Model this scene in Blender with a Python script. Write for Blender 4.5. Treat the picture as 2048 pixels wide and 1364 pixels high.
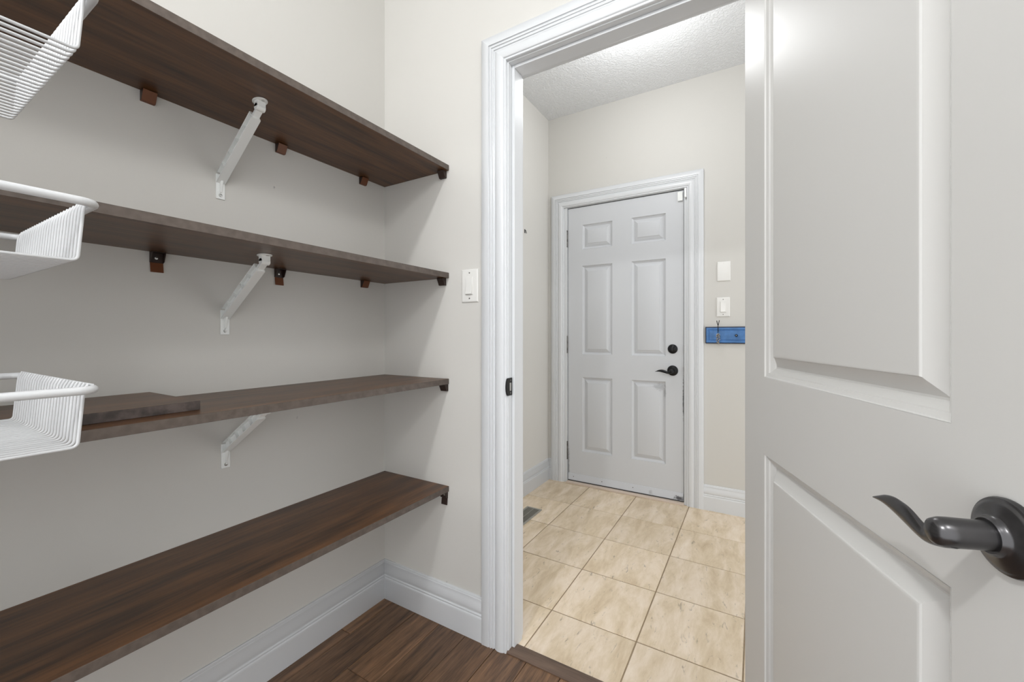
import bpy, bmesh, math, random
from mathutils import Vector, Matrix
random.seed(7)
C = bpy.context.scene.collection
for o in list(bpy.data.objects): bpy.data.objects.remove(o)
S = bpy.context.scene
V = Vector
# ---------------------------------------------------------------- camera
cam = bpy.data.objects.new('camera', bpy.data.cameras.new('camera')); C.objects.link(cam)
cam.location = (0, 0, 1.10)
cam.rotation_euler = (math.radians(90), 0, math.radians(30.664))
cam.data.sensor_fit = 'HORIZONTAL'; cam.data.sensor_width = 36
cam.data.lens = 823.4/2048*36
cam.data.shift_y = -12.0/2048
cam.data.clip_start = .02
S.camera = cam
# ---------------------------------------------------------------- world, lights, exposure
w = bpy.data.worlds.new('world'); S.world = w; w.use_nodes = True
w.node_tree.nodes['Background'].inputs[0].default_value = (0.97, 0.985, 1.0, 1)
w.node_tree.nodes['Background'].inputs[1].default_value = 2.0
def lamp(name, loc, power, size, color=(1, .96, .9), kind='POINT'):
    l = bpy.data.lights.new(name, kind); l.energy = power; l.color = color
    if kind == 'POINT': l.shadow_soft_size = size
    else: l.shape = 'DISK'; l.size = size
    o = bpy.data.objects.new(name, l); C.objects.link(o); o.location = loc
    return o
lamp('pantry_lamp_light', (-.45, -.95, 2.60), 60, .05, (.985, .995, 1))
lamp('fill_lamp_light', (.72, -.42, 2.56), 38, .16, (.985, .995, 1))  # unseen fill light, added and placed to brighten the shelf wall
lamp('hall_lamp_light', (-.52, 2.05, 2.46), 13, .12, (.97, .985, 1))
S.view_settings.view_transform = 'Standard'; S.view_settings.look = 'None'
S.view_settings.exposure = 0.0; S.view_settings.gamma = 1.0; S.view_settings.use_curve_mapping = False
# ---------------------------------------------------------------- dimensions
WX, WY = -1.35, 1.222      # pantry shelf wall, pantry end wall
HY = 1.322                 # hall side of that wall
FY = 2.862                 # far hall wall
HX = -1.372                # hall left wall
CZ = 2.745
RX = 1.05                   # pantry right wall
BY = -.96                  # back of pantry
HR = 1.35                  # hall right wall
# ---------------------------------------------------------------- materials
def lin(c):
    return tuple(((x/255)/12.92 if x/255 <= .04045 else ((x/255+.055)/1.055)**2.4) for x in c)
def mat(name, col, rough=.5, metal=0, spec=.5, coat=0, bump=None, vary=None, emit=None):
    m = bpy.data.materials.new(name); m.use_nodes = True
    nt = m.node_tree; b = nt.nodes['Principled BSDF']
    c = lin(col)+(1,)
    b.inputs['Base Color'].default_value = c
    b.inputs['Roughness'].default_value = rough; b.inputs['Metallic'].default_value = metal
    b.inputs['Specular IOR Level'].default_value = spec
    b.inputs['Coat Weight'].default_value = coat
    if emit:
        b.inputs['Emission Color'].default_value = lin(emit[0])+(1,); b.inputs['Emission Strength'].default_value = emit[1]
    tc = nt.nodes.new('ShaderNodeTexCoord')
    if vary:            # (scale, amount) gentle mottling
        n = nt.nodes.new('ShaderNodeTexNoise'); n.inputs['Scale'].default_value = vary[0]; n.inputs['Detail'].default_value = 4
        nt.links.new(tc.outputs['Object'], n.inputs['Vector'])
        r = nt.nodes.new('ShaderNodeValToRGB')
        r.color_ramp.elements[0].position = .35; r.color_ramp.elements[1].position = .65
        r.color_ramp.elements[0].color = tuple(x*(1-vary[1]) for x in c[:3])+(1,)
        r.color_ramp.elements[1].color = tuple(min(1, x*(1+vary[1]*.5)) for x in c[:3])+(1,)
        nt.links.new(n.outputs['Fac'], r.inputs[0]); nt.links.new(r.outputs[0], b.inputs['Base Color'])
    if bump:            # (scale, strength, distance)
        n = nt.nodes.new('ShaderNodeTexNoise'); n.inputs['Scale'].default_value = bump[0]; n.inputs['Detail'].default_value = 3
        nt.links.new(tc.outputs['Object'], n.inputs['Vector'])
        bp = nt.nodes.new('ShaderNodeBump'); bp.inputs['Strength'].default_value = bump[1]; bp.inputs['Distance'].default_value = bump[2]
        nt.links.new(n.outputs['Fac'], bp.inputs['Height']); nt.links.new(bp.outputs[0], b.inputs['Normal'])
    return m
def wall_paint(name, col):
    m = mat(name, col, .55, spec=.25, bump=(260, .12, .0006))
    nt = m.node_tree; b = nt.nodes['Principled BSDF']; tc = [n for n in nt.nodes if n.type == 'TEX_COORD'][0]
    # sparse little scuffs and specks
    mp = nt.nodes.new('ShaderNodeMapping'); mp.inputs['Rotation'].default_value = (.5, .3, .8); mp.inputs['Scale'].default_value = (1, 1, .55)
    nt.links.new(tc.outputs['Object'], mp.inputs[0])
    v = nt.nodes.new('ShaderNodeTexVoronoi'); v.inputs['Scale'].default_value = 5.5
    nt.links.new(mp.outputs[0], v.inputs['Vector'])
    n = nt.nodes.new('ShaderNodeTexNoise'); n.inputs['Scale'].default_value = 160; nt.links.new(tc.outputs['Object'], n.inputs['Vector'])
    a = nt.nodes.new('ShaderNodeMath'); a.operation = 'MULTIPLY_ADD'; a.inputs[1].default_value = .05; nt.links.new(n.outputs['Fac'], a.inputs[0]); nt.links.new(v.outputs['Distance'], a.inputs[2])
    r = nt.nodes.new('ShaderNodeValToRGB'); r.color_ramp.elements[0].position = .038; r.color_ramp.elements[1].position = .046
    r.color_ramp.elements[0].color = tuple(x*.62 for x in lin(col))+(1,); r.color_ramp.elements[1].color = lin(col)+(1,)
    nt.links.new(a.outputs[0], r.inputs[0]); nt.links.new(r.outputs[0], b.inputs['Base Color'])
    return m
def wood(name, dark, light, rough, axis='Y', scale=1., contrast=(.3, .7), coat=0., per_object=False, spec=.5, bump=.1):
    m = bpy.data.materials.new(name); m.use_nodes = True; nt = m.node_tree; b = nt.nodes['Principled BSDF']; L = nt.links.new
    tc = nt.nodes.new('ShaderNodeTexCoord'); src = tc.outputs['Object']
    if per_object:
        oi = nt.nodes.new('ShaderNodeObjectInfo'); cx = nt.nodes.new('ShaderNodeCombineXYZ')
        k = nt.nodes.new('ShaderNodeMath'); k.operation = 'MULTIPLY'; k.inputs[1].default_value = 37.; L(oi.outputs['Random'], k.inputs[0])
        for i in range(3): L(k.outputs[0], cx.inputs[i])
        ad = nt.nodes.new('ShaderNodeVectorMath'); L(src, ad.inputs[0]); L(cx.outputs[0], ad.inputs[1]); src = ad.outputs[0]
    mp = nt.nodes.new('ShaderNodeMapping'); L(src, mp.inputs[0])
    s = {'X': (1.6, 22, 22), 'Y': (22, 1.6, 22), 'Z': (22, 22, 1.6)}[axis]
    mp.inputs['Scale'].default_value = tuple(x*scale for x in s)
    n1 = nt.nodes.new('ShaderNodeTexNoise'); n1.inputs['Scale'].default_value = 1.; n1.inputs['Detail'].default_value = 6; n1.inputs['Distortion'].default_value = .6; L(mp.outputs[0], n1.inputs['Vector'])
    mp2 = nt.nodes.new('ShaderNodeMapping'); L(src, mp2.inputs[0]); mp2.inputs['Scale'].default_value = tuple(x*scale*6 for x in s)
    n2 = nt.nodes.new('ShaderNodeTexNoise'); n2.inputs['Scale'].default_value = 1.; n2.inputs['Detail'].default_value = 4; L(mp2.outputs[0], n2.inputs['Vector'])
    mx = nt.nodes.new('ShaderNodeMath'); mx.operation = 'MULTIPLY_ADD'; mx.inputs[1].default_value = .4; L(n2.outputs['Fac'], mx.inputs[0])
    ms = nt.nodes.new('ShaderNodeMath'); ms.operation = 'MULTIPLY'; ms.inputs[1].default_value = .6; L(n1.outputs['Fac'], ms.inputs[0]); L(ms.outputs[0], mx.inputs[2])
    r = nt.nodes.new('ShaderNodeValToRGB'); r.color_ramp.elements[0].position = contrast[0]; r.color_ramp.elements[1].position = contrast[1]
    r.color_ramp.elements[0].color = lin(dark)+(1,); r.color_ramp.elements[1].color = lin(light)+(1,)
    L(mx.outputs[0], r.inputs[0])
    if per_object:
        hv = nt.nodes.new('ShaderNodeHueSaturation'); mr = nt.nodes.new('ShaderNodeMapRange'); mr.inputs[3].default_value = .75; mr.inputs[4].default_value = 1.3
        L(oi.outputs['Random'], mr.inputs[0]); L(mr.outputs[0], hv.inputs['Value']); L(r.outputs[0], hv.inputs['Color']); L(hv.outputs[0], b.inputs['Base Color'])
    else: L(r.outputs[0], b.inputs['Base Color'])
    b.inputs['Roughness'].default_value = rough; b.inputs['Coat Weight'].default_value = coat; b.inputs['Coat Roughness'].default_value = .16
    b.inputs['Specular IOR Level'].default_value = spec
    bp = nt.nodes.new('ShaderNodeBump'); bp.inputs['Strength'].default_value = bump; bp.inputs['Distance'].default_value = .001; L(mx.outputs[0], bp.inputs['Height']); L(bp.outputs[0], b.inputs['Normal'])
    return m
def tile_mat():
    m = bpy.data.materials.new('travertine_tile'); m.use_nodes = True; nt = m.node_tree; b = nt.nodes['Principled BSDF']; L = nt.links.new
    tc = nt.nodes.new('ShaderNodeTexCoord'); oi = nt.nodes.new('ShaderNodeObjectInfo')
    k = nt.nodes.new('ShaderNodeMath'); k.operation = 'MULTIPLY'; k.inputs[1].default_value = 23.; L(oi.outputs['Random'], k.inputs[0])
    cx = nt.nodes.new('ShaderNodeCombineXYZ')
    for i in range(3): L(k.outputs[0], cx.inputs[i])
    ad = nt.nodes.new('ShaderNodeVectorMath'); L(tc.outputs['Object'], ad.inputs[0]); L(cx.outputs[0], ad.inputs[1])
    mp = nt.nodes.new('ShaderNodeMapping'); L(ad.outputs[0], mp.inputs[0]); mp.inputs['Rotation'].default_value = (0, 0, .65); mp.inputs['Scale'].default_value = (15, 4.5, 6)
    n = nt.nodes.new('ShaderNodeTexNoise'); n.inputs['Scale'].default_value = 1; n.inputs['Detail'].default_value = 8; n.inputs['Roughness'].default_value = .68; n.inputs['Distortion'].default_value = .35; L(mp.outputs[0], n.inputs['Vector'])
    r = nt.nodes.new('ShaderNodeValToRGB'); cr = r.color_ramp
    cr.elements[0].position = .30; cr.elements[0].color = lin((197, 176, 146))+(1,)
    cr.elements[1].position = .72; cr.elements[1].color = lin((236, 222, 204))+(1,)
    e = cr.elements.new(.46); e.color = lin((215, 197, 170))+(1,)
    e = cr.elements.new(.56); e.color = lin((225, 208, 186))+(1,)
    L(n.outputs['Fac'], r.inputs[0])
    # little pits and thin veins
    n2 = nt.nodes.new('ShaderNodeTexNoise'); n2.inputs['Scale'].default_value = 3.2; n2.inputs['Detail'].default_value = 9; n2.inputs['Roughness'].default_value = .7; n2.inputs['Distortion'].default_value = .9; L(mp.outputs[0], n2.inputs['Vector'])
    r2 = nt.nodes.new('ShaderNodeValToRGB'); r2.color_ramp.elements[0].position = .31; r2.color_ramp.elements[1].position = .40
    r2.color_ramp.elements[0].color = (.45, .45, .45, 1); r2.color_ramp.elements[1].color = (1, 1, 1, 1); L(n2.outputs['Fac'], r2.inputs[0])
    mu = nt.nodes.new('ShaderNodeMix'); mu.data_type = 'RGBA'; mu.blend_type = 'MULTIPLY'; mu.inputs[0].default_value = .9
    L(r.outputs[0], mu.inputs[6]); L(r2.outputs[0], mu.inputs[7])
    hv = nt.nodes.new('ShaderNodeHueSaturation'); mr = nt.nodes.new('ShaderNodeMapRange'); mr.inputs[3].default_value = .94; mr.inputs[4].default_value = 1.05
    L(oi.outputs['Random'], mr.inputs[0]); L(mr.outputs[0], hv.inputs['Value']); L(mu.outputs[2], hv.inputs['Color']); L(hv.outputs[0], b.inputs['Base Color'])
    b.inputs['Roughness'].default_value = .5; b.inputs['Specular IOR Level'].default_value = .35
    bp = nt.nodes.new('ShaderNodeBump'); bp.inputs['Strength'].default_value = .25; bp.inputs['Distance'].default_value = .0015; L(r2.outputs[0], bp.inputs['Height']); L(bp.outputs[0], b.inputs['Normal'])
    return m
def ceiling_mat():
    m = mat('textured_ceiling', (216, 217, 218), .8, spec=.15)
    nt = m.node_tree; b = nt.nodes['Principled BSDF']; tc = [n for n in nt.nodes if n.type == 'TEX_COORD'][0]
    n = nt.nodes.new('ShaderNodeTexNoise'); n.inputs['Scale'].default_value = 75; n.inputs['Detail'].default_value = 3; n.inputs['Distortion'].default_value = .8
    nt.links.new(tc.outputs['Object'], n.inputs['Vector'])
    r = nt.nodes.new('ShaderNodeValToRGB'); r.color_ramp.elements[0].position = .42; r.color_ramp.elements[1].position = .58; nt.links.new(n.outputs['Fac'], r.inputs[0])
    bp = nt.nodes.new('ShaderNodeBump'); bp.inputs['Strength'].default_value = .55; bp.inputs['Distance'].default_value = .004
    nt.links.new(r.outputs[0], bp.inputs['Height']); nt.links.new(bp.outputs[0], b.inputs['Normal'])
    return m
M = dict(
    wall=wall_paint('greige_wall_paint', (204, 202, 197)),
    white=mat('white_trim_paint', (211, 213, 215), .32, spec=.5),
    doorfar=mat('white_steel_door_paint', (200, 202, 205), .42, spec=.4),
    door=mat('white_door_paint', (206, 205, 202), .4, spec=.4),
    ceil=ceiling_mat(),
    shelf=wood('brown_shelf_laminate', (48, 29, 14), (112, 74, 42), .36, 'Y', .8, (.34, .68), coat=0, spec=.45, bump=.04),
    band=mat('grey_brown_edge_band', (92, 82, 75), .55, vary=(60, .22)),
    plank=wood('dark_hardwood_plank', (52, 35, 23), (142, 106, 76), .42, 'Y', 2.0, (.30, .74), coat=.25, per_object=True, bump=.3),
    strip=wood('transition_strip_wood', (74, 58, 48), (112, 92, 78), .45, 'X', 1.2, (.35, .65)),
    gap=mat('dark_subfloor', (26, 18, 13), .9),
    tile=tile_mat(),
    grout=mat('beige_grout', (148, 130, 106), .9, vary=(40, .12)),
    sill=mat('pale_sill', (206, 190, 176), .6),
    wire=mat('white_coated_wire', (196, 197, 198), .3, spec=.5),
    plastic=mat('white_plastic', (232, 234, 232), .35),
    plate=mat('white_switch_plate', (222, 221, 217), .3),
    clip=mat('brown_plastic', (100, 55, 24), .45),
    clipdark=mat('dark_brown_plastic', (40, 23, 15), .45),
    screw=mat('screw_steel', (190, 190, 188), .3, metal=1),
    bronze=mat('dark_bronze_metal', (80, 79, 80), .26, metal=.85, spec=.6),
    black=mat('black_metal', (30, 30, 32), .35, metal=.6),
    hinge=mat('aged_steel', (120, 118, 116), .4, metal=.9, vary=(50, .5)),
    seal=mat('black_gap_seal', (34, 35, 37), .8),
    sweep=mat('door_sweep_vinyl', (204, 208, 214), .5),
    blue=mat('blue_painted_wood', (68, 118, 176), .45, vary=(30, .2)),
    navy=mat('navy_edge', (22, 34, 60), .5),
    beads=mat('grey_bead', (150, 145, 138), .35, metal=.5, vary=(120, .4)),
    vent=mat('beige_grey_vent_metal', (158, 156, 148), .45, metal=.3),
    glass=mat('lamp_glass', (250, 246, 238), .4, emit=((255, 244, 226), 2.0)),
    recess=mat('wall_recess', (60, 58, 54), .9),
)
def grime(m, spots):
    """stains with a place of their own on the door: (x, z, radius, streak stretch, strength)"""
    nt = m.node_tree; b = nt.nodes['Principled BSDF']; tc = [n for n in nt.nodes if n.type == 'TEX_COORD'][0]; L = nt.links.new
    base = b.inputs['Base Color'].default_value[:]; cur = None
    nz = nt.nodes.new('ShaderNodeTexNoise'); nz.inputs['Scale'].default_value = 70; nz.inputs['Detail'].default_value = 5; L(tc.outputs['Object'], nz.inputs['Vector'])
    for x, z, rad, st_, k in spots:
        mp = nt.nodes.new('ShaderNodeMapping'); mp.vector_type = 'POINT'
        mp.inputs['Location'].default_value = (-x/rad, 0, -z/rad/st_); mp.inputs['Scale'].default_value = (1/rad, 0, 1/rad/st_); L(tc.outputs['Object'], mp.inputs[0])
        ln = nt.nodes.new('ShaderNodeVectorMath'); ln.operation = 'LENGTH'; L(mp.outputs[0], ln.inputs[0])
        ad = nt.nodes.new('ShaderNodeMath'); ad.operation = 'MULTIPLY_ADD'; ad.inputs[1].default_value = 1.6; L(nz.outputs['Fac'], ad.inputs[0]); L(ln.outputs['Value'], ad.inputs[2])
        mr = nt.nodes.new('ShaderNodeMapRange'); mr.inputs[1].default_value = 1.75; mr.inputs[2].default_value = 1.1; mr.inputs[3].default_value = 0; mr.inputs[4].default_value = k; L(ad.outputs[0], mr.inputs[0])
        mx = nt.nodes.new('ShaderNodeMix'); mx.data_type = 'RGBA'; L(mr.outputs[0], mx.inputs[0]); mx.inputs[7].default_value = (.04, .04, .045, 1)
        if cur: L(cur, mx.inputs[6])
        else: mx.inputs[6].default_value = base
        cur = mx.outputs[2]
    L(cur, b.inputs['Base Color'])
grime(M['doorfar'], [(.788, .030, .045, .5, .85), (.655, .735, .045, .7, .30), (.690, .70, .012, 4., .35), (.003, .10, .012, 14, .5), (.806, .66, .006, 30, .8)])
grime(M['sweep'], [(.780, .012, .045, .6, .9), (.60, .02, .02, 1, .3)])
# ---------------------------------------------------------------- mesh helpers
class MB:
    def __init__(s): s.v = []; s.f = []
    def add(s, vs, fs):
        n = len(s.v); s.v += [tuple(v) for v in vs]; s.f += [tuple(i+n for i in f) for f in fs]; return s
    def box(s, x0, x1, y0, y1, z0, z1):
        vs = [(x, y, z) for x in (x0, x1) for y in (y0, y1) for z in (z0, z1)]
        return s.add(vs, [(0, 1, 3, 2), (4, 6, 7, 5), (0, 4, 5, 1), (2, 3, 7, 6), (0, 2, 6, 4), (1, 5, 7, 3)])
    def prism(s, poly, fn, t0, t1):
        """poly of 2D points, fn(a,b,t)->3D"""
        n = len(poly)
        vs = [fn(a, b, t0) for a, b in poly]+[fn(a, b, t1) for a, b in poly]
        fs = [tuple(range(n)), tuple(range(2*n-1, n-1, -1))]+[(i, i+n, (i+1) % n+n, (i+1) % n) for i in range(n)]
        return s.add(vs, fs)
    def rings(s, rings, cap=True):
        n = len(rings[0]); vs = [p for r in rings for p in r]; fs = []
        for k in range(len(rings)-1):
            for i in range(n): fs.append((k*n+i, k*n+(i+1) % n, (k+1)*n+(i+1) % n, (k+1)*n+i))
        if cap: fs += [tuple(range(n-1, -1, -1)), tuple(range((len(rings)-1)*n, len(rings)*n))]
        return s.add(vs, fs)
    def tube(s, pts, r, seg=8, closed=False, r2=None, up=None):
        """round or elliptical (r across, r2 along 'up') tube through pts; r may be a list"""
        pts = [V(p) for p in pts]; n = len(pts); rs = []
        R = r if isinstance(r, list) else [r]*n
        R2 = (r2 if isinstance(r2, list) else [r2]*n) if r2 is not None else R
        prev = None
        for i, p in enumerate(pts):
            a = pts[i-1] if (i > 0 or closed) else p; b = pts[(i+1) % n] if (i < n-1 or closed) else p
            t = (b-a).normalized()
            if up is not None: u = V(up)
            elif prev is None: u = V((0, 0, 1)) if abs(t.z) < .9 else V((1, 0, 0))
            else: u = prev
            u = (u-t*u.dot(t)).normalized(); prev = u; sd = t.cross(u)
            rs.append([tuple(p+u*math.cos(q)*R2[i]+sd*math.sin(q)*R[i]) for q in [2*math.pi*k/seg for k in range(seg)]])
        if closed: rs.append(rs[0])
        return s.rings(rs, cap=not closed)
    def lathe(s, prof, origin, axis, seg=24):
        """prof: (distance along axis, radius)"""
        o = V(origin); a = V(axis).normalized(); u = V((0, 0, 1)) if abs(a.z) < .9 else V((1, 0, 0)); u = (u-a*u.dot(a)).normalized(); w_ = a.cross(u)
        rs = [[tuple(o+a*h+(u*math.cos(q)+w_*math.sin(q))*max(r, 1e-5)) for q in [2*math.pi*k/seg for k in range(seg)]] for h, r in prof]
        return s.rings(rs)
    def build(s, name, m, parent=None, bevel=0, smooth=35, loc=None, seg=2):
        me = bpy.data.meshes.new(name); me.from_pydata(s.v, [], s.f)
        bm = bmesh.new(); bm.from_mesh(me); bmesh.ops.recalc_face_normals(bm, faces=bm.faces); bm.to_mesh(me); bm.free()
        me.materials.append(m)
        if smooth: me.shade_smooth(); me.set_sharp_from_angle(angle=math.radians(smooth))
        o = bpy.data.objects.new(name, me); C.objects.link(o)
        if parent: o.parent = parent
        if loc: o.location = loc
        if bevel:
            b = o.modifiers.new('bevel', 'BEVEL'); b.width = bevel; b.segments = seg; b.limit_method = 'ANGLE'; b.angle_limit = math.radians(40)
            b.harden_normals = False
        return o
def tag(o, label, cat=None, group=None, kind=None):
    if label: o['label'] = label
    if cat: o['category'] = cat
    if group: o['group'] = group
    if kind: o['kind'] = kind
    return o
def empty(name, loc=(0, 0, 0), rz=0):
    o = bpy.data.objects.new(name, None); C.objects.link(o); o.location = loc; o.rotation_euler = (0, 0, rz); o.empty_display_size = .05; return o
def child_copy(o, parent, loc=None):
    c = o.copy(); C.objects.link(c); c.parent = parent
    if loc is not None: c.location = loc
    return c
def copy_tree(o, parent=None):
    c = o.copy(); C.objects.link(c); c.parent = parent
    for ch in [x for x in bpy.data.objects if x.parent == o]: copy_tree(ch, c)
    return c
def box_obj(name, m, parent, *b, bevel=0): return MB().box(*b).build(name, m, parent, bevel)
# ---------------------------------------------------------------- setting: walls, ceilings
st = 'structure'
T = .10; BR = -.35
tag(box_obj('wall_left', M['wall'], None, WX-T, WX, BY, WY+.05, 0, CZ), 'greige painted pantry wall carrying the four brown shelves', 'wall', kind=st)
wf = MB()
JL, JR, JT = -.760, .020, 2.068       # rough opening
wf.box(WX, JL, WY, HY, 0, CZ); wf.box(JR, RX+T, WY, HY, 0, CZ); wf.box(JL, JR, WY, HY, JT, CZ)
tag(wf.build('wall_front', M['wall']), 'greige pantry end wall with the doorway cut through it', 'wall', kind=st)
tag(box_obj('wall_right', M['wall'], None, RX, RX+T, BR, WY, 0, CZ), 'greige pantry wall behind the open near door', 'wall', kind=st)
tag(box_obj('ceiling', M['ceil'], None, WX-T, RX+T, -1.6, HY, CZ, CZ+.08), 'white ceiling above the pantry', 'ceiling', kind=st)
tag(box_obj('wall_left.001', M['wall'], None, HX-T, HX, HY-.03, FY+T, 0, CZ), 'narrow greige hall wall left of the far door', 'wall', kind=st)
DX0, DX1, DZT = -1.240, -.378, 2.070
wb = MB()
wb.box(HX, DX0, FY, FY+T, 0, CZ); wb.box(DX1, HR+T, FY, FY+T, 0, CZ); wb.box(DX0, DX1, FY, FY+T, DZT, CZ)
tag(wb.build('wall_back', M['wall']), 'greige hall wall around the white six-panel door', 'wall', kind=st)
0 and tag(box_obj('wall_right.001', M['wall'], None, HR, HR+T, HY, FY, 0, CZ), 'greige hall wall out of sight behind the near door', 'wall', kind=st)
tag(box_obj('ceiling.001', M['ceil'], None, HX-T, HR+T, HY, FY+T, CZ, CZ+.08), 'white stippled hall ceiling seen through the doorway', 'ceiling', kind=st)
# ---------------------------------------------------------------- pantry floor: planks
fl = tag(box_obj('floor', M['gap'], None, WX-T, RX+T, BY, 1.232, -.06, -.004), 'dark brown hardwood plank floor of the pantry', 'floor', kind=st)
PW = .1245; edges = [-1.4115+PW*i for i in range(19)]
joints = {0: [.2, 1.0], 1: [-.3, .55], 2: [.892, -.35], 3: [.25], 4: [.62, -.5], 5: [.1], 6: [.95, -.2]}
PEND = 1.222
for i in range(len(edges)-1):
    x0, x1 = max(edges[i], WX), min(edges[i+1], RX)
    if x1-x0 < .01: continue
    js = joints.get(i-0, None)
    if js is None: js = [random.uniform(-.9, .9)]
    ys = sorted([BY]+[j for j in js]+[PEND])
    for a, b in zip(ys[:-1], ys[1:]):
        g = .0009
        MB().box(x0+g, x1-g, a+g, b-g, -.006, random.uniform(-.0006, .0004)).build('plank', M['plank'], fl, bevel=.0014, seg=2)
# strip between wood and tile
tp = [(1.214, -.004), (1.214, .003), (1.2175, .0052), (1.2225, .0058), (1.262, .0066), (1.266, .005), (1.266, -.004)]
ts = MB().prism(tp, lambda a, b, t: (t, a, b), -.742, .0)
tag(ts.build('trim_3', M['strip']), 'grey-brown wooden strip between plank floor and tiles', 'threshold strip', kind=st)
# ---------------------------------------------------------------- hall floor: tiles
fh = tag(box_obj('floor.001', M['grout'], None, HX-T, HR+T, 1.232, FY+T, -.06, -.0022), 'beige stone-look tile floor of the hall', 'floor', kind=st)
P = .3335; g = .0024
ys = [1.264, 1.4985]+[1.4985+P*i for i in range(1, 5)]+[FY]
xs = [HX]+[-.370-P*i for i in (2, 1)]+[-.370+P*i for i in range(0, 5)]+[HR]
for i in range(len(xs)-1):
    for j in range(len(ys)-1):
        x0, x1, y0, y1 = xs[i], xs[i+1], ys[j], ys[j+1]
        if y1-y0 < .02: continue
        a, b_ = x0+g, x1-g
        MB().box(a, b_, y0+(g if j else 0), y1-g, -.004, random.uniform(-.0003, .0003)).build('tile', M['tile'], fh, bevel=.0012, seg=1)
# ---------------------------------------------------------------- mouldings
CAS = [(0, 0), (0, .017), (.0015, .0185), (.030, .0185), (.0315, .0150), (.0335, .0150), (.0345, .0170), (.0375, .0178), (.0405, .0168), (.0415, .0138), (.0435, .0135),
       (.0445, .0150), (.0475, .0155), (.0500, .0145), (.0510, .0112), (.0535, .0108), (.0560, .0132), (.0610, .0160), (.0670, .0174), (.0740, .0176), (.0810, .0166), (.0865, .0148), (.0900, .0124), (.0905, .0108), (.0920, .0106),
       (.0930, .0122), (.0955, .0124), (.0980, .0112), (.0990, .0085), (.0990, 0)]
BAS = [(0, 0), (0, .0045), (.002, .006), (.0085, .0064), (.0095, .0078), (.0115, .0082), (.0120, .0062), (.0150, .0064), (.0240, .0084), (.0340, .0112), (.0440, .0122), (.0530, .0118), (.0560, .0100), (.0590, .0100),
       (.0605, .0128), (.0635, .0136), (.0655, .0128), (.0665, .0112), (.0685, .0112), (.0700, .0138), (.0730, .0148), (.0780, .0150), (.157, .0150), (.157, 0)]
def moulding(prof, p0, p1, across, out, m0=0, m1=0):
    """prism along p0->p1; profile a runs along 'across', b along 'out'; m0, m1 shear the ends for mitres"""
    p0, p1, A, O = V(p0), V(p1), V(across), V(out); d = (p1-p0).normalized()
    mb = MB(); n = len(prof)
    vs = [tuple(p0+A*a+O*b+d*(a*m0 if not callable(m0) else m0(a, b))) for a, b in prof]+[tuple(p1+A*a+O*b+d*(a*m1 if not callable(m1) else m1(a, b))) for a, b in prof]
    mb.add(vs, [tuple(range(n)), tuple(range(2*n-1, n-1, -1))]+[(i, i+n, (i+1) % n+n, (i+1) % n) for i in range(n)])
    return mb
def door_frame(name, xl, xr, zt, y, outY, label, parts_parent, jamb_depth, jt=.018, far=False):
    """casing set round an opening, outer sizes xl..xr x zt, on wall plane y"""
    W = .099
    moulding(CAS, (xl, y, 0), (xl, y, zt), (1, 0, 0), (0, outY, 0), 0, -1).build('side_casing', M['white'], parts_parent, smooth=50)
    moulding(CAS, (xr, y, 0), (xr, y, zt), (-1, 0, 0), (0, outY, 0), 0, -1).build('side_casing', M['white'], parts_parent, smooth=50)
    moulding(CAS, (xl, y, zt), (xr, y, zt), (0, 0, -1), (0, outY, 0), 1, -1).build('head_casing', M['white'], parts_parent, smooth=50)
# doorway frame between pantry and hall
jl, jr, jz = -.738, -.003, 2.045
t1 = MB(); t1.box(JL, jl, WY-.0005, HY+.0005, 0, JT); t1.box(jr, JR, WY-.0005, HY+.0005, 0, JT); t1.box(jl, jr, WY-.0005, HY+.0005, jz, JT)
t1o = tag(t1.build('trim_1', M['white']), 'white painted frame of the doorway from pantry to hall', 'door frame', kind=st)
door_frame('x', -.841, .100, 2.147, WY, -1, '', t1o, 0)
door_frame('x', -.841, .100, 2.147, HY, 1, '', t1o, 0)
sy0, sy1, sp = 1.2435, 1.300, .0105
for a in ((jl, jl+sp, sy0, sy1, 0, jz), (jr-sp, jr, sy0, sy1, 0, jz), (jl+sp, jr-sp, sy0, sy1, jz-sp, jz)): box_obj('door_stop', M['white'], t1o, *a, bevel=.0015)
# strike plate on the left jamb
sk = MB(); pts = []
for k in range(9):
    q = math.pi/2+math.pi*k/8; pts.append((1.2135+.0125*math.cos(q), .9205+.0305*math.sin(q)))
pts = [(1.241, .951)]+pts+[(1.241, .890)]
sk.prism(pts, lambda a, b, t: (t, a, b), jl-.001, jl+.0035)
sko = sk.build('strike_plate', M['black'], t1o, bevel=.001); tag(sko, 'black strike plate')
MB().box(jl+.003, jl+.0041, 1.2235, 1.2335, .906, .934).build('latch_hole', M['screw'], sko, bevel=.0004)
for z in (.8985, .9425): MB().lathe([(0, .003), (.0012, .0028), (.0016, .0015)], (jl+.003, 1.2285, z), (1, 0, 0), 10).build('screw', M['hinge'], sko)
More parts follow.
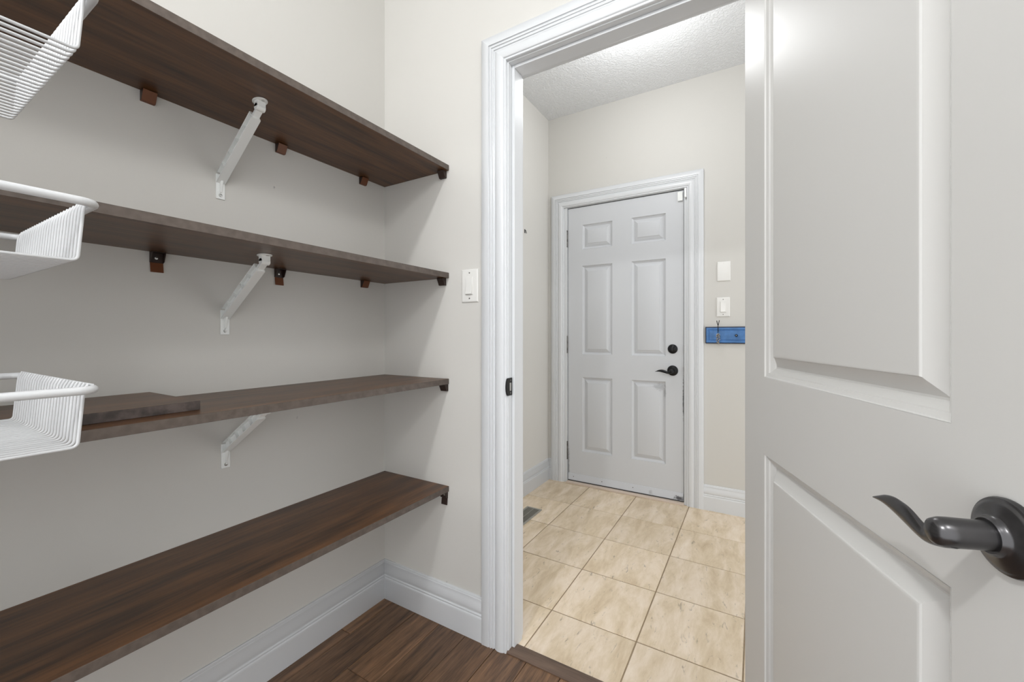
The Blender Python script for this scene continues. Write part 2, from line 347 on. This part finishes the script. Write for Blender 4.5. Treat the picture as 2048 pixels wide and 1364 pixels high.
# far frame
t2 = MB(); t2.box(DX0, -1.2170, FY-.001, FY+T, 0, DZT); t2.box(-.4010, DX1, FY-.001, FY+T, 0, DZT); t2.box(-1.217, -.401, FY-.001, FY+T, 2.048, DZT)
t2o = tag(t2.build('trim_2', M['white']), 'white painted frame around the far six-panel door', 'door frame', kind=st)
door_frame('x', -1.3400, -.2850, 2.150, FY, -1, '', t2o, 0)
bx = [(-1.217, -1.2055), (-.4125, -.401)]
for a in ((-1.217, -1.2055, FY+.048, FY+T, 0, 2.048), (-.4125, -.401, FY+.048, FY+T, 0, 2.048), (-1.2055, -.4125, FY+.048, FY+T, 2.0365, 2.048)): box_obj('door_stop', M['seal'], t2o, *a)
so = box_obj('contact_sensor', M['plastic'], t2o, -.3965, -.3845, FY-.024, FY-.009, 1.985, 2.045, bevel=.002); tag(so, 'small white contact sensor half on the casing')
tag(MB().box(-1.217, -.401, FY-.022, FY+.02, 0, .013).build('trim_4', M['sill'], bevel=.002), 'pale sill under the far white door', 'sill', kind=st)
# baseboards
def m45(sign, k=1): return lambda a, b: sign*b*k
bl = moulding(BAS, (WX, BY, .157), (WX, WY, .157), (0, 0, -1), (1, 0, 0), 0, m45(-1)).build('baseboard_left', M['white'], smooth=50)
tag(bl, 'tall white moulded baseboard under the shelves', 'baseboard', kind=st)
bf = moulding(BAS, (WX, WY, .157), (-.841, WY, .157), (0, 0, -1), (0, -1, 0), m45(1), 0).build('baseboard_front', M['white'], smooth=50)
tag(bf, 'short white baseboard between the shelf corner and the doorway casing', 'baseboard', kind=st)
tag(moulding(BAS, (.100, WY, .157), (RX, WY, .157), (0, 0, -1), (0, -1, 0), 0, m45(-1)).build('baseboard_front.001', M['white'], smooth=50), 'white baseboard hidden behind the open near door', 'baseboard', kind=st)
tag(moulding(BAS, (RX, WY, .157), (RX, BR, .157), (0, 0, -1), (-1, 0, 0), m45(1), 0).build('baseboard_right', M['white'], smooth=50), 'white baseboard on the pantry wall behind the door', 'baseboard', kind=st)
tag(moulding(BAS, (HX, HY, .157), (HX, FY, .157), (0, 0, -1), (1, 0, 0), 0, m45(-1)).build('baseboard_left.001', M['white'], smooth=50), 'white baseboard along the narrow left hall wall', 'baseboard', kind=st)
tag(moulding(BAS, (HX, FY, .157), (-1.340, FY, .157), (0, 0, -1), (0, -1, 0), m45(1), 0).build('baseboard_back', M['white'], smooth=50), 'sliver of white baseboard left of the far door casing', 'baseboard', kind=st)
tag(moulding(BAS, (-.285, FY, .157), (HR, FY, .157), (0, 0, -1), (0, -1, 0), 0, m45(-1)).build('baseboard_back.001', M['white'], smooth=50), 'white baseboard right of the far door under the blue rack', 'baseboard', kind=st)
# ---------------------------------------------------------------- panelled doors
def slab(mb, x0, x1, z0, z1, y0, y1, panels):
    xs = sorted({x0, x1}|{p[0] for p in panels}|{p[1] for p in panels}); zs = sorted({z0, z1}|{p[2] for p in panels}|{p[3] for p in panels})
    def hole(i, j):
        if i < 0 or j < 0 or i >= len(xs)-1 or j >= len(zs)-1: return True
        cx, cz = (xs[i]+xs[i+1])/2, (zs[j]+zs[j+1])/2
        return any(p[0] < cx < p[1] and p[2] < cz < p[3] for p in panels)
    idx = {}
    vs = []; fs = []
    def vid(i, j, y):
        k = (i, j, y)
        if k not in idx: idx[k] = len(vs); vs.append((xs[i], y, zs[j]))
        return idx[k]
    for i in range(len(xs)-1):
        for j in range(len(zs)-1):
            if hole(i, j): continue
            fs.append((vid(i, j, y0), vid(i+1, j, y0), vid(i+1, j+1, y0), vid(i, j+1, y0)))
            fs.append((vid(i, j, y1), vid(i, j+1, y1), vid(i+1, j+1, y1), vid(i+1, j, y1)))
            for (di, dj, a, b) in ((-1, 0, (i, j), (i, j+1)), (1, 0, (i+1, j), (i+1, j+1)), (0, -1, (i, j), (i+1, j)), (0, 1, (i, j+1), (i+1, j+1))):
                if hole(i+di, j+dj): fs.append((vid(*a, y0), vid(*b, y0), vid(*b, y1), vid(*a, y1)))
    return mb.add(vs, fs)
def raised_panel(p, y0, y1, prof):
    """nested rectangles: prof = (inset, depth below face y0)"""
    def ring(ins, y): return [(p[0]+ins, y, p[2]+ins), (p[1]-ins, y, p[2]+ins), (p[1]-ins, y, p[3]-ins), (p[0]+ins, y, p[3]-ins)]
    rs = [ring(a, y0+d) for a, d in prof]; back = [ring(a, y1-d) for a, d in reversed(prof)]
    mb = MB(); mb.rings(back+rs[:0], cap=False) if False else None
    allr = list(reversed(rs))+list(reversed(back))
    mb.rings(allr, cap=True)
    return mb
# near door (door_1): local x along the leaf from the hinge, y into the thickness (visible face y = 0)
DW, DT = .728, .035
d1 = empty('door_1', (-.0237, 1.172, .009), math.atan2(-.9459, .3245))
tag(d1, 'open white two-panel door filling the right of the picture', 'door', kind=st)
P1 = [(.1215, .6065, .826, 0)]
pan = [(.1215, .6065, 1.000, 1.915), (.1215, .6065, .235, .829)]
slab(MB(), 0, DW, 0, 2.030, 0, DT, pan).build('door_leaf', M['door'], d1, bevel=.0012)
PR = [(0, 0), (.0012, .0030), (.0085, .0055), (.0098, .0085), (.0165, .0125), (.0195, .0162), (.0225, .0166), (.0260, .0150), (.0415, .0042), (.0430, .0034), (.0440, .0012), (.0455, .0006), (.0480, .0005)]
for p in pan: raised_panel(p, 0, DT, PR).build('raised_panel', M['door'], d1, smooth=25)
def lever_set(parent, s, z, y, sg, m, full=True):
    """rose, neck and wave lever; sg = -1 on the y=0 face. The lever reaches towards the hinge (-x)"""
    h = empty('door_handle', (s, y, z)); h.parent = parent
    ax = (0, sg, 0)
    MB().lathe([(0, .0335), (.003, .0340), (.0052, .0330), (.0066, .0300), (.0078, .0292), (.0084, .0272), (.0100, .0240), (.0115, .0185), (.0135, .0165), (.0160, .0160), (.0178, .0150)], (0, 0, 0), ax, 48).build('rose', m, h, smooth=40)
    MB().lathe([(.012, .0128), (.030, .0128), (.045, .0132), (.052, .0130), (.0575, .0112), (.0605, .0075), (.0615, .001)], (0, 0, 0), ax, 32).build('neck', m, h, smooth=40)
    key = [(.004, -.002, .0100, .0100), (-.008, -.0085, .0085, .0088), (-.019, -.0122, .0068, .0062), (-.030, -.0098, .0078, .0046), (-.046, -.0040, .0094, .0036), (-.062, -.0012, .0084, .0031),
           (-.077, -.0014, .0058, .0027), (-.090, -.0040, .0030, .0021), (-.1035, -.0078, .0007, .0007)]       # x, z, half height, half thickness
    n = 32; pts = []; ra = []; rb = []
    for i in range(n+1):
        u = i/n*(len(key)-1); k0 = min(int(u), len(key)-2); f = u-k0
        K = [key[max(0, min(len(key)-1, k0+j))] for j in (-1, 0, 1, 2)]
        c = [.5*((2*K[1][q])+(-K[0][q]+K[2][q])*f+(2*K[0][q]-5*K[1][q]+4*K[2][q]-K[3][q])*f*f+(-K[0][q]+3*K[1][q]-3*K[2][q]+K[3][q])*f**3) for q in range(4)]
        pts.append((c[0], sg*(.0465+.003*math.sin(math.pi*i/n)), c[1])); rb.append(max(.0006, c[2])); ra.append(max(.0006, c[3]))
    MB().tube(pts, ra, 14, r2=rb, up=(0, 0, 1)).build('lever', m, h, smooth=60)
    return h
h1 = lever_set(d1, .670, .912, 0, -1, M['bronze']); tag(h1, 'dark bronze wave lever handle')
h1b = lever_set(d1, .670, .912, DT, 1, M['bronze']); tag(h1b, 'dark bronze wave lever handle on the back face')
tag(MB().box(DW-.0005, DW+.0015, .006, .029, .885, .940).box(DW, DW+.009, .012, .023, .903, .921).build('latch_plate', M['bronze'], d1, bevel=.001), 'dark bronze latch plate')
for z in (.22, 1.0, 1.80):
    hb = MB().tube([(-.0045, DT+.004, z-.045), (-.0045, DT+.004, z+.045)], .0055, 12).box(-.0035, -.0005, .004, DT+.004, z-.045, z+.045)
    tag(hb.build('hinge', M['hinge'], d1), 'steel hinge')
# far door (door_2), visible face looks towards -y
FDY = FY+.009
d2 = empty('door_2', (-1.213, FDY, .018)); tag(d2, 'closed white six-panel steel door at the end of the hall', 'door', kind=st)
fw = .808
cols = ((.113, .336), (.472, .696)); rows = ((.226, .771), (.940, 1.590), (1.712, 1.891))
pan2 = [(c[0], c[1], r[0], r[1]) for c in cols for r in rows]
slab(MB(), 0, fw, 0, 2.024, 0, .036, pan2).build('door_leaf', M['doorfar'], d2, bevel=.001)
PR2 = [(0, 0), (.0015, .0050), (.008, .0095), (.013, .0125), (.017, .0128), (.020, .0105), (.038, .0045), (.040, .0015), (.043, .0006)]
for p in pan2: raised_panel(p, 0, .036, PR2).build('raised_panel', M['doorfar'], d2, smooth=25)
sw_ = MB().box(.002, fw-.002, -.0035, 0, .004, .052)
swo = sw_.build('door_sweep', M['sweep'], d2, bevel=.001); tag(swo, 'pale grey vinyl sweep strip')
for x in (.045, .262, .482, .762): MB().lathe([(0, .003), (.001, .0028)], (x, -.0035, .030), (0, -1, 0), 8).build('screw', M['black'], swo)
MB().box(0, fw, -.001, .03, -.004, .001).build('bottom_seal', M['seal'], d2)
h2 = lever_set(d2, .741, .848, 0, -1, M['black']); tag(h2, 'black wave lever handle')
db = MB().lathe([(0, .0305), (.004, .0310), (.008, .0285), (.011, .0240), (.014, .0200), (.0155, .0125), (.017, .0110)], (.741, 0, .990), (0, -1, 0), 32).build('deadbolt', M['black'], d2, smooth=40); tag(db, 'black round deadbolt')
MB().tube([(.741, -.017, .977), (.741, -.023, .982), (.741, -.023, .998), (.741, -.017, 1.003)], .0028, 8).build('thumb_turn', M['bronze'], db)
cs = box_obj('contact_sensor', M['plastic'], d2, .772, .804, -.013, 0, 1.955, 2.014, bevel=.002); tag(cs, 'small white contact sensor half on the door')
for z0, z1 in ((1.742, 1.862), (.950, 1.072), (.155, .285)):
    hg = MB().tube([(-.0035, -.006, z0), (-.0035, -.006, z1)], .0050, 12)
    for zz in (z0, z1): hg.lathe([(-.003, .002), (-.002, .0058), (.002, .0058), (.003, .002)], (-.0035, -.006, zz), (0, 0, 1), 12)
    hg.box(-.013, -.003, -.0028, -.001, z0+.004, z1-.004)
    tag(hg.build('hinge', M['hinge'], d2), 'aged steel hinge')
# door latch strike in the far right jamb
tag(box_obj('latch_keep', M['hinge'], t2o, -.4045, -.4005, FY-.0015, FY+.02, .832, .894), 'worn steel latch keep')
tag(box_obj('latch_keep', M['hinge'], t2o, -.4045, -.4005, FY-.0015, FY+.02, .980, 1.030), 'worn steel bolt keep')
# ---------------------------------------------------------------- shelves
SX = -1.002; SY0 = -.93
sh = [(1.724, 'topmost long brown shelf, seen from below above the strut brackets'),
      (1.316, 'second brown shelf from the top, just above eye level'),
      (.914, 'third brown shelf down, carrying the loose brown board'),
      (.507, 'lowest long brown shelf, above the tall baseboard')]
for z, lab in sh:
    e = empty('shelf', (WX, SY0, z)); tag(e, lab, 'shelf', 'long brown shelves on the pantry wall')
    L_ = WY-SY0-.0008
    MB().box(.0008, SX-WX-.0012, 0, L_, 0, .020).build('shelf_board', M['shelf'], e, bevel=.0005, seg=1)
    tag(MB().box(SX-WX-.0012, SX-WX, 0, L_, .0, .020).build('edge_band', M['band'], e, bevel=.0005, seg=1), 'greyer brown edge band')
# loose board
lb = empty('loose_board', (-1.336, -.16, .9342)); tag(lb, 'short loose brown board with chipped edge lying on the third shelf', 'board')
MB().box(0, .272, 0, .594, 0, .020).build('board_panel', M['shelf'], lb, bevel=.0006, seg=1)
tag(MB().box(.272, .2732, 0, .594, 0, .020).build('edge_band', mat('chipped_edge_band', (84, 74, 70), .6, vary=(45, .5)), lb, bevel=.0005), 'scuffed grey-brown edge')
# ---------------------------------------------------------------- strut brackets
def bracket(z0, H, y, label):
    """local: x out from wall, z up from the plate's lower end to the shelf underside at H"""
    e = empty('shelf_bracket', (WX, y, z0)); tag(e, label, 'bracket', 'white strut brackets under the shelves')
    p = MB(); p.box(0, .0035, -.012, .012, 0, .072)
    p.build('wall_plate', M['plastic'], e, bevel=.0012)
    # gusset rib on plate
    MB().prism([(.0035, .018), (.0035, .052), (.014, .052), (.0065, .020)], lambda a, b, t: (a, t, b), -.0028, .0028).build('gusset', M['plastic'], e, bevel=.0006)
    hx, hz = .213, H-.019
    a = V((.0035, 0, .058)); b = V((hx, 0, hz)); d = (b-a).normalized(); nrm = V((d.z, 0, -d.x))   # nrm points down/outwards
    L = (b-a).length-.030
    def P3(u, v_, y_): q = a+d*u+nrm*v_; return (q.x, y_, q.z)
    s = MB()
    def bar(u0, u1, v0, v1, y0, y1, cut0=0):
        vs = [P3(u0+(cut0*v0), v0, y0), P3(u0+cut0*v0, v0, y1), P3(u0+cut0*v1, v1, y0), P3(u0+cut0*v1, v1, y1), P3(u1, v0, y0), P3(u1, v0, y1), P3(u1, v1, y0), P3(u1, v1, y1)]
        s.add(vs, [(0, 1, 3, 2), (4, 6, 7, 5), (0, 4, 5, 1), (2, 3, 7, 6), (0, 2, 6, 4), (1, 5, 7, 3)])
    k = d.z/d.x        # keeps the wall end vertical
    ck = -nrm.x/d.x
    bar(0, L, .0075, .0100, -.012, .012, ck)          # outer flange
    bar(0, L, -.0165, -.0145, -.0100, .0100, ck)      # inner flange
    bar(0, L, -.0145, .0075, -.0012, .0012, ck)       # web
    for f in (.20, .40, .60, .80): bar(L*f, L*f+.0022, -.0145, .0075, -.0100, .0100)
    bar(L, L+.0025, -.0145, .0100, -.0110, .0110)
    s.build('strut', M['plastic'], e, bevel=.0005, seg=1)
    nk = MB(); s = nk
    bar(L, L+.030, -.0030, .0060, -.0085, .0085); nk.build('strut_neck', M['plastic'], e, bevel=.001)
    hb = MB().tube([(hx, -.011, hz), (hx, .011, hz)], .0092, 16).box(hx-.0085, hx+.0085, -.011, .011, hz, H-.003)
    hb.build('hinge_barrel', M['plastic'], e, bevel=.0008)
    pl = MB(); oval = [(hx+.023*math.cos(q), .0165*math.sin(q)) for q in [2*math.pi*i/24 for i in range(24)]]
    pl.prism(oval, lambda a_, b_, t: (a_, b_, t), H-.0035, H)
    po = pl.build('top_plate', M['plastic'], e, bevel=.0008)
    MB().lathe([(0, .0042), (.0012, .0036), (.0018, .001)], (hx+.015, 0, H-.0035), (0, 0, -1), 10).build('screw', M['screw'], po)
    MB().lathe([(0, .0052), (.0014, .0045), (.0022, .0015)], (.0035, 0, .011), (1, 0, 0), 12).build('screw', M['screw'], e)
    return e
bracket(1.497, .227, .601, 'white strut bracket under the topmost shelf')
bracket(1.101, .215, .613, 'white strut bracket under the second shelf from the top')
bracket(.7075, .2065, .615, 'white strut bracket half hidden below the third shelf')
# ---------------------------------------------------------------- corner clips under the shelves
def clip(pos, rz, opened, label, cover='clip'):
    """local: x out from the wall, y along it, z down from the shelf underside"""
    e = empty('shelf_clip', pos, rz); tag(e, label, 'corner clip', 'brown plastic corner clips under the shelves')
    h = .0145
    if not opened:
        MB().prism([(0, 0), (.020, 0), (.021, -.003), (.0085, -.0255), (0, -.0255)], lambda a, b, t: (a, t, b), -h, -h+.0016).prism([(0, 0), (.020, 0), (.021, -.003), (.0085, -.0255), (0, -.0255)], lambda a, b, t: (a, t, b), h-.0016, h).box(0, .0022, -h+.0016, h-.0016, -.0255, 0).build('clip_body', M['clipdark'], e, bevel=.0004)
        MB().prism([(.0200, -.0005), (.0222, -.0015), (.0100, -.0268), (.0080, -.0258)], lambda a, b, t: (a, t, b), -h, h).prism([(.0, -.0255), (.0, -.0270), (.0100, -.0268), (.0085, -.0255)], lambda a, b, t: (a, t, b), -h, h).build('clip_cover', M[cover], e, bevel=.0004)
    else:
        b = MB().box(0, .0022, -h, h, -.0275, 0)
        b.box(.0022, .020, -h, h, -.0020, 0)
        for s in (-1, 1):
            y0 = s*h-(.0016 if s > 0 else 0); b.prism([(.002, -.002), (.020, -.002), (.0085, -.025), (.002, -.0265)], lambda a, q, t: (a, t, q), y0, y0+.0016)
        b.build('clip_body', M['clipdark'], e, bevel=.0004)
        MB().lathe([(0, .0042), (.0014, .0038), (.0022, .0012)], (.0022, -.001, -.0150), (1, 0, 0), 12).build('screw', M['screw'], e)
        MB().prism([(.0005, -.0275), (.0028, -.0275), (.0060, -.0520), (.0040, -.0525)], lambda a, q, t: (a, t, q), -h*.95, h*.95).build('clip_cover', M[cover], e, bevel=.0004)
    return e
Z1, Z2, Z3, Z4 = (s[0]-.0002 for s in sh)
clip((WX, .433, Z1), 0, False, 'closed brown corner clip under the top shelf, left of its strut bracket')
clip((WX, .776, Z1), 0, False, 'closed brown corner clip under the top shelf, just right of its strut bracket')
clip((WX, 1.106, Z1), 0, False, 'closed brown corner clip under the top shelf, nearest the wall corner')
clip((WX, .452, Z2), 0, True, 'open brown corner clip with hanging flap under the second shelf, left of its bracket')
clip((WX, .773, Z2), 0, True, 'open brown corner clip with hanging flap beside the second shelf bracket')
clip((WX, 1.113, Z2), 0, False, 'closed brown corner clip under the second shelf, near the wall corner')
R_ = -math.pi/2
clip((-1.028, WY, Z1), R_, False, 'brown corner clip under the front right end of the top shelf', 'clipdark')
clip((-1.030, WY, Z2), R_, False, 'brown corner clip under the front right end of the second shelf', 'clipdark')
clip((-1.020, WY, Z3), R_, False, 'brown corner clip under the front right end of the third shelf', 'clipdark')
clip((-1.022, WY, Z4), R_, True, 'brown corner clip with hanging flap under the lowest shelf end', 'clipdark')
# ---------------------------------------------------------------- wire baskets and their frame
def rrect(x0, x1, y0, y1, z, r, n=6):
    pts = []
    for cx, cy, a0 in ((x1-r, y1-r, 0), (x0+r, y1-r, 90), (x0+r, y0+r, 180), (x1-r, y0+r, 270)):
        for k in range(n+1):
            a = math.radians(a0+90*k/n); pts.append((cx+r*math.cos(a), cy+r*math.sin(a), z))
    return pts
def make_basket(z, label):
    """origin at the near right rim corner projected to the basket bottom"""
    e = empty('wire_basket', (-.653, .164, z)); tag(e, label, 'basket', 'white wire baskets at the left')
    BW, BL, BH = .334, .53, .0655
    MB().tube(rrect(-BW, 0, -BL, 0, BH, .014), .0048, 12, closed=True).build('rim', M['wire'], e, smooth=60)
    return e, BW, BL, BH
e1, BW, BL, BH = make_basket(1.4275, 'topmost white wire basket, its ribbed bottom seen from below')
wm = MB()
r = .006
pr = [(0, .001, BH+.004), (0, -.0035, BH+.006), (0, -.0065, BH-.001), (0, -.0075, BH-.008)]
for k in range(5):
    a = math.radians(90*k/4); pr.append((0, -.0115-r+r*math.cos(a), r-r*math.sin(a)))
pl = [(0, -BL-p[1], p[2]) for p in reversed(pr)]
wm.tube(pr+pl, .0018, 7, up=(1, 0, 0))
w0 = wm.build('wire', M['wire'], e1, smooth=60, loc=(-.0165, 0, 0))
NW = 25
for k in range(1, NW): child_copy(w0, e1, (-.0165-.01255*k, 0, 0))
for y in (-BL*.30, -BL*.72):
    MB().tube([(-.010, y, -.0036), (-BW+.010, y, -.0036)], .0024, 8).build('cross_wire', M['wire'], e1, smooth=60)
for z, lab in ((1.1855, 'middle white wire basket, level with the second shelf'), (.9715, 'lowest white wire basket, level with the third shelf')):
    c = copy_tree(e1); c.location = (-.653, .164, z); c['label'] = lab
# carrying frame (out of the picture to the left, the baskets slide out of it)
for sx, lab in ((1, 'white steel ladder frame at the room side of the wire baskets'), (-1, 'white steel ladder frame at the shelf side of the wire baskets')):
    fr = empty('basket_stand', (-.82+sx*.181, -.2, 0)); tag(fr, lab, 'frame')
    for y in (-.22, .17): MB().box(-.008, .008, y-.008, y+.008, .003, 1.62).build('post', M['wire'], fr, bevel=.002)
    for zz in (1.4275, 1.1855, .9715):
        MB().box(-.0035, .0035, -.21, .16, zz+BH-.0120, zz+BH-.0075).box(*sorted((-.0035*sx, -.0195*sx)), -.21, .16, zz+BH-.0075, zz+BH-.0052).build('runner', M['wire'], fr, bevel=.0006)
    for zz in (.03, 1.605): MB().box(-.006, .006, -.212, .162, zz-.006, zz+.006).build('crossbar', M['wire'], fr, bevel=.002)
# ---------------------------------------------------------------- switches, plates
def plate(name, x0, z0, y, label, cat, rocker, group=None, w_=.0745, h_=.121):
    e = empty(name, (x0, y, z0)); tag(e, label, cat, group)
    pr_ = [(0, 0), (.0, .0035), (.0035, .0062), (.006, .0065)]
    def ring(i, b): return [(i, -b, i), (w_-i, -b, i), (w_-i, -b, h_-i), (i, -b, h_-i)]
    MB().rings([ring(a, b) for a, b in pr_]).build('cover_plate', M['plate'], e, bevel=.0008)
    c = w_/2
    for zz in (h_*.115, h_*.885): MB().lathe([(0, .0028), (.0008, .0026), (.0013, .001)], (c, -.0064, zz), (0, -1, 0), 10).build('screw', M['hinge'] if rocker else M['plate'], e)
    if rocker:
        MB().box(c-.0165, c+.0165, -.0085, -.0062, h_/2-.0335, h_/2+.0335).build('rocker_frame', M['plate'], e, bevel=.0008)
        MB().prism([(h_/2-.0310, -.0150), (h_/2-.0310, -.0070), (h_/2+.0310, -.0070), (h_/2+.0310, -.0090), (h_/2+.006, -.0098)], lambda a, b, t: (t, b, a), c-.0140, c+.0140).build('rocker', M['plate'], e, bevel=.0010)
plate('light_switch', -.939, 1.220, WY, 'white rocker light switch beside the doorway casing in the pantry', 'switch', True, w_=.0745)
plate('light_switch', -.2125, 1.213, FY, 'white rocker light switch above the blue hook rack', 'switch', True)
plate('blank_plate', -.2095, 1.434, FY, 'blank white cover plate above the hall light switch', 'wall plate', False)
# ---------------------------------------------------------------- blue hook rack with keychain
rk = empty('hook_rack', (-.275, FY, 1.047)); tag(rk, 'blue painted hook rack with dark edge, right of the far door', 'rack')
RW, RH = .62, .104
MB().box(0, RW, -.014, 0, 0, RH).build('backboard', M['navy'], rk, bevel=.001)
def rring(i, b): return [(i, -b, i), (RW-i, -b, i), (RW-i, -b, RH-i), (i, -b, RH-i)]
MB().rings([rring(a, b) for a, b in ((.006, .013), (.006, .0185), (.010, .0195), (.0165, .0190), (.019, .0150), (.022, .0145), (.0245, .0170), (.028, .0172))]).build('face_panel', M['blue'], rk, smooth=20)
kb = MB().lathe([(0, .004), (.010, .004), (.013, .0068), (.018, .0078), (.0215, .0062), (.0225, .0030)], (.172, -.0165, .050), (0, -1, 0), 18).build('peg', M['black'], rk, smooth=40)
MB().lathe([(.0222, .0026), (.0236, .0022), (.024, .0005)], (.172, -.0165, .050), (0, -1, 0), 10).build('peg_screw', M['screw'], kb)
for x in (.074, .270, .368, .466, .564):
    k2 = kb.copy(); C.objects.link(k2); k2.parent = rk; k2.location = (x-.172, 0, 0)
kc = empty('keychain', (-.275+.074, FY, 1.060)); tag(kc, 'dark clip with a bunch of greyish beads hanging from the blue rack', 'keychain')
MB().tube([(-.007, -.046, .128), (-.004, -.045, .112), (0, -.044, .100), (0, -.044, .070), (-.001, -.044, .052)], .0022, 8).tube([(.007, -.046, .130), (.004, -.045, .112), (0.0005, -.044, .100)], .0020, 8).build('clip', M['black'], kc)
MB().tube([(.0095*math.cos(q), -.040, .040+.0095*math.sin(q)) for q in [2*math.pi*i/18 for i in range(18)]], .0011, 6, closed=True).build('ring', M['screw'], kc)
rr = random.Random(3)
for i in range(14):
    z = .046-.0042*i; wr = .0085*math.sin(math.pi*(i+2)/17)
    a = i*2.4; p = (wr*math.cos(a), -.044+.6*wr*math.sin(a), z)
    MB().lathe([(-.0048, .0005), (-.0036, .0034), (0, .0047), (.0036, .0034), (.0048, .0005)], p, (rr.uniform(-.5, .5), rr.uniform(-.5, .5), 1), 8).build('bead', M['beads'], kc, smooth=60)
# small dark hook on the narrow hall wall
wh = empty('wall_hook', (HX, 2.487, 1.815)); tag(wh, 'tiny black hook on the narrow hall wall beside the doorway jamb', 'hook')
MB().box(0, .002, -.006, .006, -.012, .014).build('hook_base', M['black'], wh, bevel=.0006)
MB().tube([(.002, 0, .006), (.010, 0, .002), (.012, 0, -.006), (.010, 0, -.012), (.016, 0, -.014)], .002, 8).build('hook_arm', M['black'], wh)
# ---------------------------------------------------------------- floor register
vr = empty('floor_register', (-1.2085, 2.185, 0)); tag(vr, 'grey metal floor vent set in the tiles beside the left hall wall', 'vent')
hw, hl = .053, .135
fm = MB()
for a in ((-hw, -hw+.013, -hl, hl), (hw-.013, hw, -hl, hl), (-hw+.013, hw-.013, -hl, -hl+.014), (-hw+.013, hw-.013, hl-.014, hl)): fm.box(a[0], a[1], a[2], a[3], .0002, .0045)
fm.build('vent_frame', M['vent'], vr, bevel=.0012, seg=1)
box_obj('duct_floor', M['recess'], vr, -hw+.01, hw-.01, -hl+.01, hl-.01, .0002, .0010)
box_obj('center_bar', M['vent'], vr, -.002, .002, -hl+.014, hl-.014, .0010, .0043)
s0 = MB().box(-hw+.013, hw-.013, -.0014, .0014, .0010, .0040).build('slat', M['vent'], vr, loc=(0, -hl+.020, 0))
for k in range(1, 24): child_copy(s0, vr, (0, -hl+.020+k*.0099, 0))
# ---------------------------------------------------------------- ceiling lamps
def ceiling_lamp(x, y, label):
    e = empty('ceiling_lamp', (x, y, CZ)); tag(e, label, 'lamp')
    MB().lathe([(0, .095), (-.010, .095), (-.016, .088), (-.018, .080)], (0, 0, 0), (0, 0, 1), 32).build('lamp_base', M['plastic'], e)
    MB().lathe([(-.016, .086), (-.035, .086), (-.055, .076), (-.070, .055), (-.078, .028), (-.080, .002)], (0, 0, 0), (0, 0, 1), 32).build('lamp_shade', M['glass'], e, smooth=60)
ceiling_lamp(-.45, -.95, 'round glass ceiling lamp of the pantry, above the picture')
ceiling_lamp(.72, -.42, 'round glass ceiling lamp added for the fill light, behind the open near door')  # added fixture for the fill light
ceiling_lamp(-.52, 2.05, 'round glass ceiling lamp of the hall, hidden by the doorway head')
